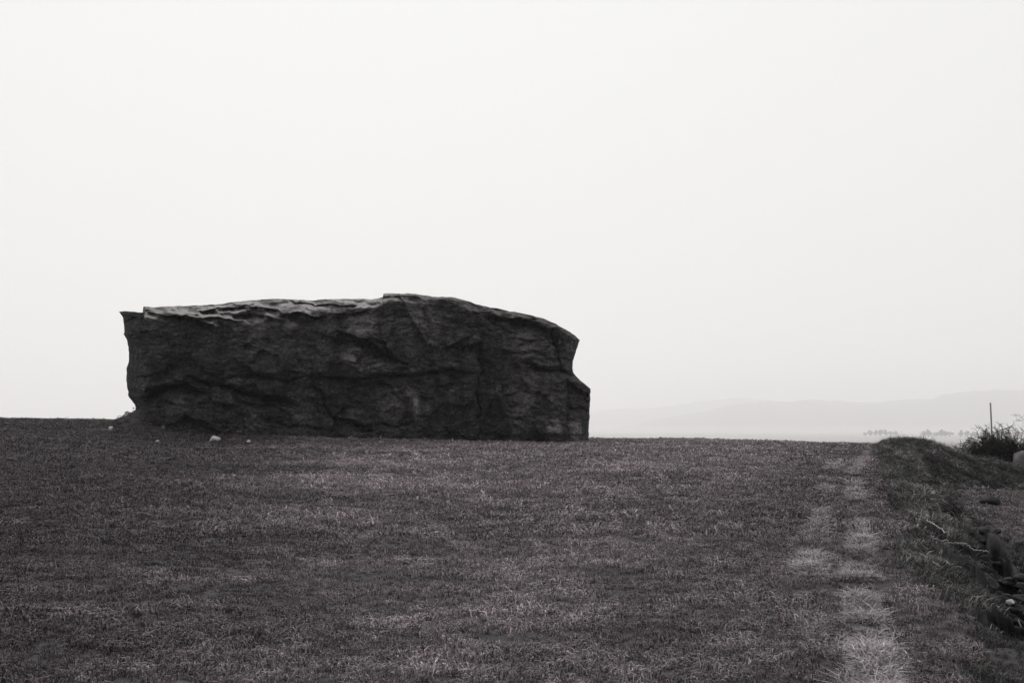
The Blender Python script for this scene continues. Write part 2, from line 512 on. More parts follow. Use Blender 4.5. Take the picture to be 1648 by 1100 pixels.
def build_rock():
    NTc, NV = 600, 200
    t = np.linspace(0, 1, NTc + 1)
    px_cols = 192 + t * (933 - 192)
    for xs in (229.6, 230.4, 616.3, 617.1):             # keep the two sharp steps of the skyline
        px_cols[np.argmin(abs(px_cols - xs))] = xs
    v = np.linspace(0, 1, NV + 1)
    v = 0.85 * v + 0.15 * (1 - (1 - v) ** 2)            # denser rows near the top
    PX0, Vv = np.meshgrid(px_cols, v, indexing='ij')
    topj = np.interp(PX0, TOP_X, TOP_Y) + 0.7 * fbm(PX0 / 9.0, PX0 * 0 + 3.3, seed=14, octv=3)
    bot = np.interp(PX0, BOT_X, BOT_Y) + 22.0
    PY = bot + (topj - bot) * Vv
    jag = 0.9 * fbm(PY / 7.0, PY * 0 + 9.1, seed=15, octv=3)
    xl = np.interp(PY, LEFT_Y, LEFT_X) + jag
    xr = np.interp(PY, RIGHT_Y, RIGHT_X) + 0.6 * jag
    dl0 = (PX0 - 192); dr0 = (933 - PX0)
    PX = PX0 + (xl - 192) * np.exp(-(dl0 / 34.0) ** 2) + (xr - 933) * np.exp(-(dr0 / 26.0) ** 2)
    dl = dl0.copy(); dr = dr0.copy()
    below = np.clip(PY - topj, 0, None)
    # warped coordinates so that fracture edges are never ruler straight
    wx = PX + 4.0 * fbm(PX / 22, PY / 22, seed=1, octv=3)
    wy = PY + 3.0 * fbm(PX / 22, PY / 22, seed=2, octv=3)

    R = 0.30 * fbm(PX / 150, PY / 110, seed=5, octv=3)
    # tilted fracture facets
    rs = np.random.default_rng(5)
    K = 210
    sx = rs.uniform(180, 960, K); sy = rs.uniform(470, 740, K)
    sa = rs.normal(0, 0.15, K); tx = rs.normal(0, 0.0070, K); ty = rs.normal(0, 0.0100, K)
    bi = np.zeros(PX.shape, int); bd = np.full(PX.shape, 1e9)
    for i in range(K):
        d = ((wx - sx[i]) / 1.7) ** 2 + (wy - sy[i] - 0.12 * (wx - sx[i])) ** 2
        m = d < bd
        bd[m] = d[m]; bi[m] = i
    R += np.clip(sa[bi] + tx[bi] * (PX - sx[bi]) + ty[bi] * (PY - sy[bi]), -0.38, 0.38)
    # bedding: thin ledges that dip gently to the right
    q = wy - 0.10 * (PX - 560) + 5 * fbm(PX / 90, PY / 90, seed=6, octv=2)
    bed = vnoise(q / 6.5, PX / 140.0, seed=7) + 0.6 * vnoise(q / 3.0, PX / 70.0, seed=8)
    R += 0.055 * bed * (0.6 + 0.7 * fbm(PX / 70, PY / 50, seed=9, octv=2))
    R += 0.075 * fbm(PX / 12, PY / 8, seed=10, octv=3, gain=0.6)
    chip = np.abs(fbm((PX + 0.6 * PY) / 26, (PY - 0.2 * PX) / 12, seed=11, octv=3))
    R += 0.28 * np.clip(0.30 - chip, 0, 1)

    def crack(pts, w, d):
        nonlocal R
        dd, sd_, al = pl_dist(wx, wy, pts)
        fade = sstep(0, 0.06, al) * sstep(1, 0.94, al)
        ww = w * 1.35 * (1 + 0.45 * vnoise(wx / 9, wy / 9, seed=33))
        R = R + 1.6 * d * np.exp(-(dd / ww) ** 2) * (0.5 + 0.5 * fade) * (0.8 + 0.4 * vnoise(wx / 16, wy / 16, seed=34))
    def step(pts, up, lu, dn, ld):
        """ledge: proud by up above the line, undercut by dn below it"""
        nonlocal R
        dd, sg, al = pl_dist(wx, wy, pts)
        end = sstep(-0.001, 0.10, al) * sstep(1.001, 0.90, al)
        # kill influence past the ends
        R = R + 1.45 * end * np.where(sg > 0, dn * np.exp(-dd / ld), -up * np.exp(-dd / lu))

    # deep arch at lower left
    step([(226, 646), (240, 632), (262, 623), (287, 618), (308, 625), (326, 634)], 0.20, 26, 1.15, 15)
    crack([(232, 640), (262, 624), (287, 619), (325, 634)], 4.5, 0.45)
    step([(302, 607), (338, 616), (381, 628), (427, 641), (478, 651)], 0.16, 18, 0.34, 16)
    crack([(296, 606), (338, 617), (381, 628), (427, 641), (478, 652)], 2.3, 0.40)
    step([(356, 613), (372, 606), (389, 603), (435, 609), (463, 617)], 0.10, 14, 0.16, 16)
    crack([(360, 612), (389, 603), (435, 609), (463, 617), (491, 605)], 1.8, 0.28)
    # long horizontal joint
    joint = [(491, 606), (522, 608), (560, 612), (588, 607), (608, 606), (641, 604), (675, 603), (726, 598), (767, 603)]
    crack(joint, 2.1, 0.45)
    step(joint, 0.12, 22, 0.20, 34)
    step([(528, 583), (552, 584), (570, 589), (588, 602)], 0.12, 14, 0.22, 10)
    crack([(384, 648), (410, 655), (437, 656), (470, 668)], 2.0, 0.25)
    crack([(499, 621), (522, 638), (523, 651), (532, 668), (540, 684)], 2.2, 0.28)
    step([(540, 684), (532, 668), (523, 651), (522, 638), (499, 621)], 0.10, 30, 0.12, 22)
    crack([(420, 676), (470, 688), (540, 695)], 2.0, 0.22)
    crack([(560, 683), (590, 688), (612, 685), (680, 688)], 1.8, 0.22)
    crack([(602, 617), (620, 620), (634, 630)], 2.0, 0.35)
    # ribs right of the pale panel
    dd, sg, al = pl_dist(wx, wy, [(640, 612), (655, 630), (665, 648), (669, 668), (677, 688)])
    R -= 0.34 * np.exp(-(dd / 6.5) ** 2)
    step([(646, 640), (654, 650), (657, 664), (668, 682)], 0.0, 8, 0.30, 9)
    crack([(673, 639), (684, 643), (694, 645)], 2.4, 0.30)
    # scoop below the upward facet in the middle
    dd, sg, al = pl_dist(wx, wy, [(543, 530), (565, 537), (588, 545), (608, 556), (622, 576)])
    end = sstep(0.0, 0.12, al) * sstep(1.0, 0.85, al)
    R += np.where(sg > 0, 0.85 * np.exp(-dd / 19.0), -0.55 * np.exp(-dd / 17.0)) * end
    R += 0.5 * np.exp(-((wx - 546) / 16) ** 2 - ((wy - 511) / 9) ** 2)
    step([(620, 480), (612, 505), (612, 530), (622, 552), (626, 580)], 0.22, 26, 0.0, 10)
    crack([(619, 587), (640, 585), (652, 584)], 2.0, 0.25)
    # overhanging lip upper right
    step([(778, 508), (800, 511), (840, 517), (870, 526), (893, 532)], 0.22, 10, 0.55, 22)
    crack([(786, 511), (810, 513), (845, 519), (890, 532)], 2.6, 0.35)
    step([(736, 560), (752, 555), (775, 550)], 0.22, 16, 0.40, 14)
    # the vertical corner near x 770
    step([(769, 700), (768, 654), (769, 592), (772, 550)], 0.0, 8, 0.42, 30)
    crack([(772, 552), (768, 575), (770, 600), (766, 630), (769, 655), (763, 690)], 2.4, 0.22)
    # wedge shaped niche
    tri = sstep(634, 712, PY)
    hw = 5 + 30 * tri
    niche = sstep(1.0, 0.75, np.abs(wx - (799 - 4 * tri)) / hw) * sstep(634, 646, wy)
    R += 0.55 * niche
    step([(812, 588), (803, 606), (797, 622), (792, 658)], 0.16, 5, 0.12, 12)
    step([(820, 660), (812, 640), (805, 620)], 0.10, 12, 0.30, 12)
    # right hand joint and flake
    crack([(843, 585), (879, 594), (909, 599), (924, 603)], 2.6, 0.50)
    step([(860, 588), (879, 594), (909, 600), (924, 604)], 0.12, 18, 0.30, 14)
    crack([(889, 528), (893, 550), (895, 576), (900, 596)], 2.6, 0.40)
    step([(911, 712), (912, 654), (914, 612)], 0.0, 8, 0.75, 60)
    step([(912, 606), (928, 622), (948, 640)], 0.0, 8, 0.45, 12)
    crack([(915, 655), (930, 660), (949, 664)], 2.2, 0.35)
    crack([(680, 500), (688, 520), (691, 560)], 2.2, 0.14)
    # sloping slabs of the weathered top, upper left
    for pts, a in (([(236, 505), (300, 507), (326, 513), (350, 525), (356, 530)], 0.55),
                   ([(318, 511), (340, 509), (362, 513), (392, 518)], 0.45),
                   ([(372, 508), (398, 506), (430, 509), (462, 516)], 0.45),
                   ([(395, 497), (430, 497), (470, 505), (520, 508)], 0.45),
                   ([(322, 500), (352, 496), (400, 492), (410, 496)], 0.40),
                   ([(464, 487), (490, 489), (530, 492), (580, 491)], 0.35)):
        step(pts, a, 5.5, 0.30, 7)
    crack([(318, 506), (345, 501), (390, 498)], 2.2, 0.45)
    crack([(464, 487.5), (486, 488)], 1.3, 0.3)

    sil0 = np.clip(below / 3.0, 0, 1)
    # shoulder: the face rolls back into the top
    th = np.interp(PX, [192, 229, 232, 300, 360, 430, 500, 560, 600, 640, 720, 790, 860, 933],
                   [3, 3, 15, 16, 24, 30, 22, 14, 11, 12, 9, 11, 10, 6])
    th = th * (1 + 0.55 * fbm(PX / 34, q / 14, seed=23, octv=3)).clip(0.3, 2)
    D = np.interp(PX, [192, 229, 232, 330, 480, 600, 760, 933], [0.4, 0.4, 2.2, 3.0, 3.2, 1.5, 0.9, 0.7])
    ex = np.interp(PX, [560, 660], [1.0, 2.0])
    u = np.clip(1 - below / th, 0, 1)
    SH = D * u ** ex
    SH = SH + 0.30 * sstep(0, 0.3, u) * fbm(PX / 20, q / 4.0, seed=24, octv=3) * sil0
    u2 = np.clip(1 - below / 60.0, 0, 1)
    R += 0.35 * u2 ** 2
    # ends turn away
    def turn(d, rad, dep):
        k = np.clip(1 - d / rad, 0, 1)
        return dep * (1 - np.sqrt(np.clip(1 - k * k, 0, 1)))
    endL, endR = turn(dl, 60.0, 4.2), turn(dr, 46.0, 3.6)
    # foot leans in
    lean = 0.9 * sstep(500, 720, PY)
    low_left = 0.8 * sstep(640, 690, PY) * sstep(330, 230, PX)
    # fade relief into the silhouette so that the skyline stays put
    sil = np.minimum(np.minimum(dl / 5.0, dr / 5.0), below / 1.2).clip(0, 1)
    depth_shift = 2.2 * ((PX - 192) / 741.0)            # the block stands a little askew
    Yf = 59.6 + depth_shift + R * (0.35 + 0.65 * sil) + SH + endL + endR + lean + low_left
    Xw, Yw, Zw = at(PX, PY, Yf)
    front = np.stack([Xw, Yw, Zw], -1)
    # back half: same outline, pushed away behind the crest line
    e = np.minimum(np.sqrt(np.clip(dl / 90.0, 0, 1)), np.sqrt(np.clip(dr / 80.0, 0, 1)))
    tb = np.sqrt(np.clip(below / 70.0, 0, 1))
    back_th = 9.5 * e * tb * (1 + 0.12 * fbm(PX / 60, PY / 60, seed=44, octv=3))
    zcrest = np.interp(PX, TOP_X, TOP_Y)
    Ycrest = np.repeat(Yf[:, -1:], NV + 1, 1)
    edge_w = np.clip(np.maximum(np.maximum(1 - dl / 40.0, 1 - dr / 40.0), 1 - below / 40.0), 0, 1)
    Yb = np.maximum(Yf, Yf * edge_w + (1 - edge_w) * Ycrest) + back_th
    back = np.stack([Xw, Yb, Zw], -1)
    nt, nv = NTc + 1, NV + 1
    idx_f = np.arange(nt * nv).reshape(nt, nv)
    idx_b = idx_f + nt * nv
    idx_b[0, :] = idx_f[0, :]; idx_b[-1, :] = idx_f[-1, :]; idx_b[:, -1] = idx_f[:, -1]
    V = np.concatenate([front.reshape(-1, 3), back.reshape(-1, 3)])
    def quads(ix):
        return np.stack([ix[:-1, :-1], ix[1:, :-1], ix[1:, 1:], ix[:-1, 1:]], -1).reshape(-1, 4)
    F = np.concatenate([quads(idx_f), quads(idx_b)[:, ::-1],
                        np.stack([idx_f[:-1, 0], idx_b[:-1, 0], idx_b[1:, 0], idx_f[1:, 0]], -1)])
    # colour masks: pale lichen and bare stone patches, lit facets painted pale, weathered top
    def blob(cx, cy, rx, ry):
        return np.exp(-(((wx - cx) / rx) ** 2 + ((wy - cy) / ry) ** 2) ** 1.5)
    pale = np.zeros(PX.shape)
    for cx, cy, rx, ry, a in ((632, 655, 22, 28, .75), (668, 662, 7, 26, .95), (566, 572, 18, 22, .75), (597, 588, 26, 12, .65),
                              (583, 533, 20, 7, 1.0), (592, 515, 18, 16, .7), (893, 690, 12, 12, 1.0), (926, 690, 11, 14, 1.0),
                              (850, 640, 50, 45, .38), (850, 560, 45, 30, .42), (490, 590, 12, 22, .35), (445, 540, 70, 40, .25),
                              (665, 530, 40, 40, .4), (480, 660, 14, 18, .4), (385, 610, 20, 9, .4), (250, 560, 14, 22, .3),
                              (655, 630, 14, 12, .6), (760, 540, 14, 14, .3), (797, 640, 4, 26, .5), (520, 560, 20, 30, .25),
                              (285, 650, 16, 20, .25), (640, 600, 50, 8, .35)):
        pale = np.maximum(pale, a * blob(cx, cy, rx, ry))
    nmod = 0.5 + 0.5 * fbm(PX / 14, PY / 9, seed=66, octv=3)
    pale = np.clip(pale * (0.7 + 0.8 * nmod), 0, 1)
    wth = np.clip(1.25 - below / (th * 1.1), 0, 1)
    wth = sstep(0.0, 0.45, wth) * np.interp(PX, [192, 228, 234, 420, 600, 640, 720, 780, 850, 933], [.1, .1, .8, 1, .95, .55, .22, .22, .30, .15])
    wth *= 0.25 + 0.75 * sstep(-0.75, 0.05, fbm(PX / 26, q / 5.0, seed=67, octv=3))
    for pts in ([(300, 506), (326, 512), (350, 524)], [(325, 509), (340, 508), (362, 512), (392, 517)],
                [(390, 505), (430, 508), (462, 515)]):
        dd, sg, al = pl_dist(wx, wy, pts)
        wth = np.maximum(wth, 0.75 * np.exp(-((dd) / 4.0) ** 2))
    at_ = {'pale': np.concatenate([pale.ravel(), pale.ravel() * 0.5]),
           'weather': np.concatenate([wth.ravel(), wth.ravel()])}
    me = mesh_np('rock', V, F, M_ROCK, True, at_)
    o = obj('rock', me)
    tag(o, 'huge dark flat-topped rock outcrop standing alone on the pasture', 'rock')
    return o
build_rock()

# ------------------------------------------------------------------ loose stones
def stone_mesh(name, size, seed, mat, sub=3):
    bm = bmesh.new()
    bmesh.ops.create_icosphere(bm, subdivisions=sub, radius=0.5)
    P = np.array([v.co for v in bm.verts])
    n = fbm(P[:, 0] * 2.2 + seed * 3.1, P[:, 1] * 2.2, P[:, 2] * 2.2, 3, seed)
    rs = np.random.default_rng(seed)
    for v, k in zip(bm.verts, n):
        v.co *= 1 + 0.28 * k
    for _ in range(5):      # a few knocked-off faces
        d = Vector(rs.normal(size=3)).normalized()
        for v in bm.verts:
            h = v.co.dot(d) - 0.36
            if h > 0: v.co -= d * h * 0.9
    for v in bm.verts:
        v.co = Vector((v.co.x * size[0], v.co.y * size[1], v.co.z * size[2]))
    me = bpy.data.meshes.new(name); bm.to_mesh(me); bm.free()
    for p in me.polygons: p.use_smooth = True
    me.materials.append(mat)
    return me

def stone(px, py, size, seed, mat, label, name='stone', group=None, sub=3, Y=None):
    if Y is None:
        x, y, z = on_ground(px, py)
    else:
        x, y, _ = [float(a) for a in at(px, py, Y)]
        z = float(ground_z(x, y)[0])
    o = obj(name, stone_mesh(name, size, seed, mat, sub))
    o.location = (float(x), float(y), float(z) + size[2] * 0.22)
    o.rotation_euler.z = seed * 1.3
    tag(o, label, 'stone', group)
    return o

stone(345, 711, (0.60, 0.45, 0.42), 1, M_STONE, 'largest white stone lying at the foot of the dark rock')
stone(400, 713.5, (0.24, 0.2, 0.2), 2, M_STONE, 'small white stone just right of the largest white stone')
stone(253, 713, (0.20, 0.16, 0.16), 3, M_STONE, 'tiny pale stone in grass below left end of the rock')
stone(263, 692, (0.34, 0.3, 0.34), 4, M_GREYSTONE, 'small grey stone close against the left foot of the rock')
stone(178, 692, (0.24, 0.2, 0.22), 5, M_STONE, 'small pale stone at left edge of the earth heap')
stone(1590, 813, (0.85, 0.55, 0.40), 6, M_CLOD, 'dark lone boulder lying in the lower field at right')
stone(1626, 974, (0.075, 0.06, 0.06), 7, M_STONE, 'small white stone caught in the dark eroded bank')
stone(1646, 752, (1.15, 0.8, 1.25), 8, M_GREYSTONE, 'rounded grey boulder at right edge beside the thorn bush', 'boulder', Y=50.6)

# ------------------------------------------------------------------ clods on the eroded bank
def build_clods():
    rs = np.random.default_rng(12)
    base = stone_mesh('clod_shape', (1, 1, 1), 3, M_CLOD, 2)
    bv = np.array([v.co for v in base.vertices]); bf = np.array([list(p.vertices) for p in base.polygons])
    bpy.data.meshes.remove(base)
    y = rs.uniform(7, 36, 14000); s = rs.uniform(0.9, 3.2, 14000)
    x = s + PSLOPE * y
    z, w, so, f, mk = terrain(x, y)
    keep = np.where(so > 0.5)[0][:3000]
    Vs, Fs = [], []
    for n, i in enumerate(keep):
        sc = (0.035 + 0.15 * rs.uniform() ** 2.5) * np.array([1.4, rs.uniform(0.7, 1.1), rs.uniform(0.35, 0.8)])
        a = rs.uniform(0, 6.28); c, sn = math.cos(a), math.sin(a)
        p = bv * (1 + 0.25 * rs.normal(size=(len(bv), 1)) * 0.5) * sc
        p = np.stack([p[:, 0] * c - p[:, 1] * sn, p[:, 0] * sn + p[:, 1] * c, p[:, 2]], 1)
        Vs.append(p + [x[i], y[i], z[i] + 0.01]); Fs.append(bf + n * len(bv))
    o = obj('soil_clods', mesh_np('soil_clods', np.concatenate(Vs), np.concatenate(Fs), M_CLOD))
    tag(o, 'dark crumbled earth clods on the eroded side of the bank', 'soil', kind='stuff')
build_clods()

# ------------------------------------------------------------------ grass
def tuft(name, n, hgt, rad, droop, width, seed, mat, lay=0.0):
    rs = np.random.default_rng(seed)
    V, F, S = [], [], []
    for i in range(n):
        a = rs.uniform(0, 2 * math.pi); r = rad * math.sqrt(rs.uniform())
        bx, by = r * math.cos(a), r * math.sin(a)
        d = rs.uniform(0, 2 * math.pi)
        dx, dy = math.cos(d), math.sin(d)
        h = hgt * rs.uniform(0.55, 1.15); w = width * rs.uniform(0.7, 1.3)
        dr = droop * rs.uniform(0.4, 1.5) + lay
        qx, qy = -dy * w, dx * w
        b = len(V)
        m1 = (bx + dx * dr * h * 0.35, by + dy * dr * h * 0.35, h * (0.62 - 0.3 * lay))
        tp = (bx + dx * dr * h, by + dy * dr * h, h * (1.0 - 0.35 * min(dr, 1.4) - 0.3 * lay))
        V += [(bx - qx, by - qy, -0.015), (bx + qx, by + qy, -0.015),
              (m1[0] - qx * .8, m1[1] - qy * .8, m1[2]), (m1[0] + qx * .8, m1[1] + qy * .8, m1[2]),
              (tp[0], tp[1], max(tp[2], 0.006))]
        F += [(b, b + 1, b + 3), (b, b + 3, b + 2), (b + 2, b + 3, b + 4)]
        S += [rs.uniform()] * 5
    me = mesh_np(name, np.array(V), np.array(F), mat, False, {'shade': np.array(S)})
    return bpy.data.objects.new(name, me)     # source shape, only ever instanced

def scatter(name, label, cat, pts, rot, scl, tone, idx, sources):
    me = bpy.data.meshes.new(name)
    me.vertices.add(len(pts)); me.vertices.foreach_set('co', np.ascontiguousarray(pts, np.float32).ravel())
    for an, ty, key, val in (('rot', 'FLOAT_VECTOR', 'vector', rot), ('scl', 'FLOAT_VECTOR', 'vector', scl),
                             ('tone', 'FLOAT', 'value', tone)):
        a = me.attributes.new(an, ty, 'POINT'); a.data.foreach_set(key, np.ascontiguousarray(val, np.float32).ravel())
    a = me.attributes.new('pick', 'INT', 'POINT'); a.data.foreach_set('value', np.ascontiguousarray(idx, np.int32))
    o = obj(name, me)
    g = bpy.data.node_groups.new(name + '_nodes', 'GeometryNodeTree')
    g.interface.new_socket('Geometry', in_out='INPUT', socket_type='NodeSocketGeometry')
    g.interface.new_socket('Geometry', in_out='OUTPUT', socket_type='NodeSocketGeometry')
    n, l = g.nodes, g.links
    gi, go = n.new('NodeGroupInput'), n.new('NodeGroupOutput')
    iop = n.new('GeometryNodeInstanceOnPoints')
    m2p = n.new('GeometryNodeMeshToPoints')
    l.new(gi.outputs[0], m2p.inputs['Mesh']); l.new(m2p.outputs['Points'], iop.inputs['Points'])
    g2i = n.new('GeometryNodeGeometryToInstance')
    for so in reversed(sources):
        oi = n.new('GeometryNodeObjectInfo'); oi.inputs['Object'].default_value = so
        oi.inputs['As Instance'].default_value = True
        l.new(oi.outputs['Geometry'], g2i.inputs[0])
    # flatten one level: Geometry to Instance wraps each source separately
    l.new(g2i.outputs[0], iop.inputs['Instance'])
    iop.inputs['Pick Instance'].default_value = True
    def na(nm, ty):
        a_ = n.new('GeometryNodeInputNamedAttribute'); a_.data_type = ty; a_.inputs['Name'].default_value = nm
        return a_.outputs['Attribute']
    e2r = n.new('FunctionNodeEulerToRotation')
    l.new(na('rot', 'FLOAT_VECTOR'), e2r.inputs[0]); l.new(e2r.outputs[0], iop.inputs['Rotation'])
    l.new(na('scl', 'FLOAT_VECTOR'), iop.inputs['Scale'])
    l.new(na('pick', 'INT'), iop.inputs['Instance Index'])
    l.new(iop.outputs[0], go.inputs[0])
    md = o.modifiers.new('scatter', 'NODES'); md.node_group = g
    for so in sources:
        if so.data.materials[0].name not in [m.name for m in me.materials]:
            me.materials.append(so.data.materials[0])
    tag(o, label, cat, kind='stuff')
    return o

def wedge(n, r0, r1, half_deg, rs):
    r = np.sqrt(rs.uniform(r0 * r0, r1 * r1, n)); a = np.radians(rs.uniform(-half_deg, half_deg, n))
    return r * np.sin(a), r * np.cos(a)

def in_rock(x, y):
    px = CX + 1836.0 * x / np.maximum(y, 1)
    yf = 60.9 + 2.2 * (px - 192) / 741.0 + 4.2 * np.clip(1 - (px - 205) / 60.0, 0, 1) ** 2 + 3.5 * np.clip(1 - (945 - px) / 40., 0, 1) ** 2
    return (px > 205) & (px < 945) & (y > yf)

def build_grass():
    rs = np.random.default_rng(3)
    short = [tuft('pasture_tuft', 18, 0.050, 0.060, 0.95, 0.0034, 100 + i, M_GRASS) for i in range(5)]
    wide = [tuft('pasture_tuft', 20, 0.060, 0.12, 0.95, 0.0075, 120 + i, M_GRASS) for i in range(4)]
    rough = [tuft('bank_tuft', 18, 0.10, 0.06, 1.1, 0.0036, 140 + i, M_BANKG, 0.2) for i in range(4)]
    dry = [tuft('dry_tuft', 14, 0.075, 0.06, 1.2, 0.0032, 160 + i, M_DRYG, 0.7) for i in range(4)]

    X, Y, Zn = [], [], []
    for k, (r0, r1, dens) in enumerate(((4.8, 9, 330), (9, 15, 240), (15, 24, 120), (24, 38, 60), (38, 80, 26))):
        area = math.radians(70) / 2 * (r1 * r1 - r0 * r0)
        x, y = wedge(int(area * dens), r0, r1, 35, rs)
        X.append(x); Y.append(y); Zn.append(np.full(len(x), k))
    y = rs.uniform(20, 58, 26000); x = PSLOPE * y + rs.uniform(0.5, 3.2, 26000)
    X.append(x); Y.append(y); Zn.append(np.full(len(x), 3))
    y = rs.uniform(41, 58, 18000); x = PSLOPE * y + rs.uniform(2.5, 12, 18000)
    X.append(x); Y.append(y); Zn.append(np.full(len(x), 4))
    X, Y, Zn = map(np.concatenate, (X, Y, Zn))
    z, worn, soil, far, mk = terrain(X, Y)
    s, sp = mk['s'], mk['sp']
    sb = s + mk['wob']
    ok = ~in_rock(X, Y) & ((soil < 0.35 + 0.3 * rs.uniform(size=len(X))) | (rs.uniform(size=len(X)) < 0.09))
    ok &= rs.uniform(size=len(X)) > 0.88 * mk['pitn']
    ok &= (mk['wmask'] < 0.55) | (rs.uniform(size=len(X)) < 0.15)
    bank = (sb > 0.55) & (sb < 3.0) & (Y < 55)
    bank |= (s > 3) & (Y > 42) & (Y < 58)
    # turf: clumps of thicker and thinner growth
    cl = fbm(X * 1.9, Y * 1.9, seed=81, octv=3)
    cl2 = fbm(X * 0.28, Y * 0.28, seed=82, octv=3)
    left_vignette = sstep(3.0, -6.0, X + 0.2 + 0.17 * Y + 1.2 * cl2)          # vignette on the left of the field, put into the blade tone
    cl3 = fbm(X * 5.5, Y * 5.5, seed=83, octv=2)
    tone = 0.56 + 0.20 * cl + 0.14 * cl2 + 0.16 * cl3 - 0.80 * left_vignette - 0.26 * sstep(-3.4, -1.2, s + 0.6 * cl2) * (sb < 2.9) + rs.normal(0, 0.15, len(X))
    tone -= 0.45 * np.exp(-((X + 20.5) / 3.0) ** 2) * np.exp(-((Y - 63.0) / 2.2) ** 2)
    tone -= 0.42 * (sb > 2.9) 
    size = (0.85 + 0.25 * np.clip(cl, -1, 1) + 0.3 * np.clip(cl3, -1, 1)) * rs.uniform(0.75, 1.25, len(X))
    m = ok & ~bank
    far_z = Zn >= 2
    scx = np.select([Zn == 0, Zn == 1, Zn == 2, Zn == 3], [1.0, 1.1, 1.0, 1.3], 1.9)
    scz = np.select([Zn == 0, Zn == 1, Zn == 2, Zn == 3], [1.0, 1.0, 0.95, 1.0], 1.1)
    low = 1 - 0.35 * (sb > 2.9)
    P = np.stack([X, Y, z], 1)
    def emit(name, label, cat, mask, srcs, sxy, sz, tn, tilt=None):
        n = int(mask.sum())
        rot = np.stack([rs.normal(0, 0.18, n), rs.normal(0, 0.18, n), rs.uniform(0, 6.283, n)], 1)
        if tilt is not None:
            rot[:, 1] += tilt
            rot[:, 2] = rs.normal(0, 0.7, n)
        scl = np.stack([sxy[mask], sxy[mask], sz[mask]], 1)
        scatter(name, label, cat, P[mask], rot, scl, np.clip(tn[mask], 0, 1), rs.integers(0, len(srcs), n), srcs)
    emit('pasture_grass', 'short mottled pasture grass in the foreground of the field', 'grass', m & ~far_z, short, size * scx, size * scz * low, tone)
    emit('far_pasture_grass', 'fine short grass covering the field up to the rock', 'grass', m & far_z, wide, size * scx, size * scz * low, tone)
    # bank: long wiry grass combed down the slope to the right
    mb = ok & bank
    cb = fbm((X + 0.4 * Y) * 1.3, (Y - 0.8 * X) * 0.8, seed=84, octv=3)
    bsz = (0.9 + 0.6 * np.clip(cb, -1, 1)) * rs.uniform(0.7, 1.3, len(X))
    bxy = bsz * np.select([Zn == 0, Zn == 1, Zn == 2, Zn == 3], [1.0, 1.0, 1.25, 1.4], 2.0)
    bsz = bsz * (1 - 0.45 * mk['band']) * (1 - 0.15 * mk['pitd'])
    emit('bank_grass', 'long wiry grass combed down the bank right of the footpath', 'grass', mb, rough, bxy, bsz * 1.1,
         0.50 + 0.55 * cb - 0.22 * mk['band'] + 0.30 * mk['pitd'] + rs.normal(0, 0.17, len(X)), 0.45)
    # matted dry grass: on the path and along the faint second track on its left
    y = rs.uniform(5, 62, 60000); side = rs.uniform(size=60000)
    trk = np.interp(y, [5, 8, 12, 16, 26, 40, 60], [-.45, -.48, -.60, -.68, -.86, -.95, -1.0])
    off = np.where(side < 0.62, rs.normal(0, 0.075, 60000) + path_wiggle(y), trk + rs.normal(0, 0.07, 60000))
    x = PSLOPE * y + off
    z2, w2, so2, f2, mk2 = terrain(x, y)
    pt = fbm(x * 0.9, y * 0.55, seed=73, octv=3)
    pt2 = fbm(x * 1.2, y * 0.5, seed=88, octv=3)
    dens = np.clip(14.0 / y, 0.12, 1)
    keep = np.where(side < 0.62, (pt > -0.25), (pt2 > 0.22)) & (rs.uniform(size=60000) < 0.75 * dens)
    n = int(keep.sum())
    P = np.stack([x, y, z2], 1)
    tn = np.clip(0.46 + 0.40 * np.where(side < 0.62, pt, pt2 - 0.55) + rs.normal(0, 0.15, 60000), 0, 1)
    sz = rs.uniform(0.6, 1.3, 60000) * np.clip(y / 18, 1, 1.7)
    P2 = P
    rot = np.stack([rs.normal(0, 0.2, n), rs.normal(0, 0.2, n), rs.uniform(0, 6.28, n)], 1)
    scatter('dry_grass', 'pale matted dry grass on the footpath and the faint track beside it', 'grass', P2[keep], rot,
            np.stack([sz[keep], sz[keep], sz[keep] * 0.75], 1), tn[keep], rs.integers(0, 4, n), dry)
build_grass()

# ------------------------------------------------------------------ tubes for twigs, stalks, poles
def tube_soup(paths, sides=4):
    """paths: list of (points(n,3), radii(n)) -> verts, faces"""
    V, F = [], []
    nb = 0
    ang = np.arange(sides) / sides * 2 * math.pi
    for P, r in paths:
        P = np.asarray(P, float); r = np.asarray(r, float)
        T = np.gradient(P, axis=0)
        T /= np.linalg.norm(T, axis=1)[:, None] + 1e-9
        ref = np.where(np.abs(T[:, 2:3]) > 0.9, np.array([[1.0, 0, 0]]), np.array([[0, 0, 1.0]]))
        A = np.cross(T, ref); A /= np.linalg.norm(A, axis=1)[:, None] + 1e-9
        B = np.cross(T, A)
        ring = P[:, None, :] + r[:, None, None] * (np.cos(ang)[None, :, None] * A[:, None, :] + np.sin(ang)[None, :, None] * B[:, None, :])
        n = len(P)
        V.append(ring.reshape(-1, 3))
        i, j = np.meshgrid(np.arange(n - 1), np.arange(sides), indexing='ij')
        a = nb + i * sides + j; b = nb + i * sides + (j + 1) % sides
        F.append(np.stack([a, b, b + sides, a + sides], -1).reshape(-1, 4))
        nb += n * sides
    return np.concatenate(V), np.concatenate(F)

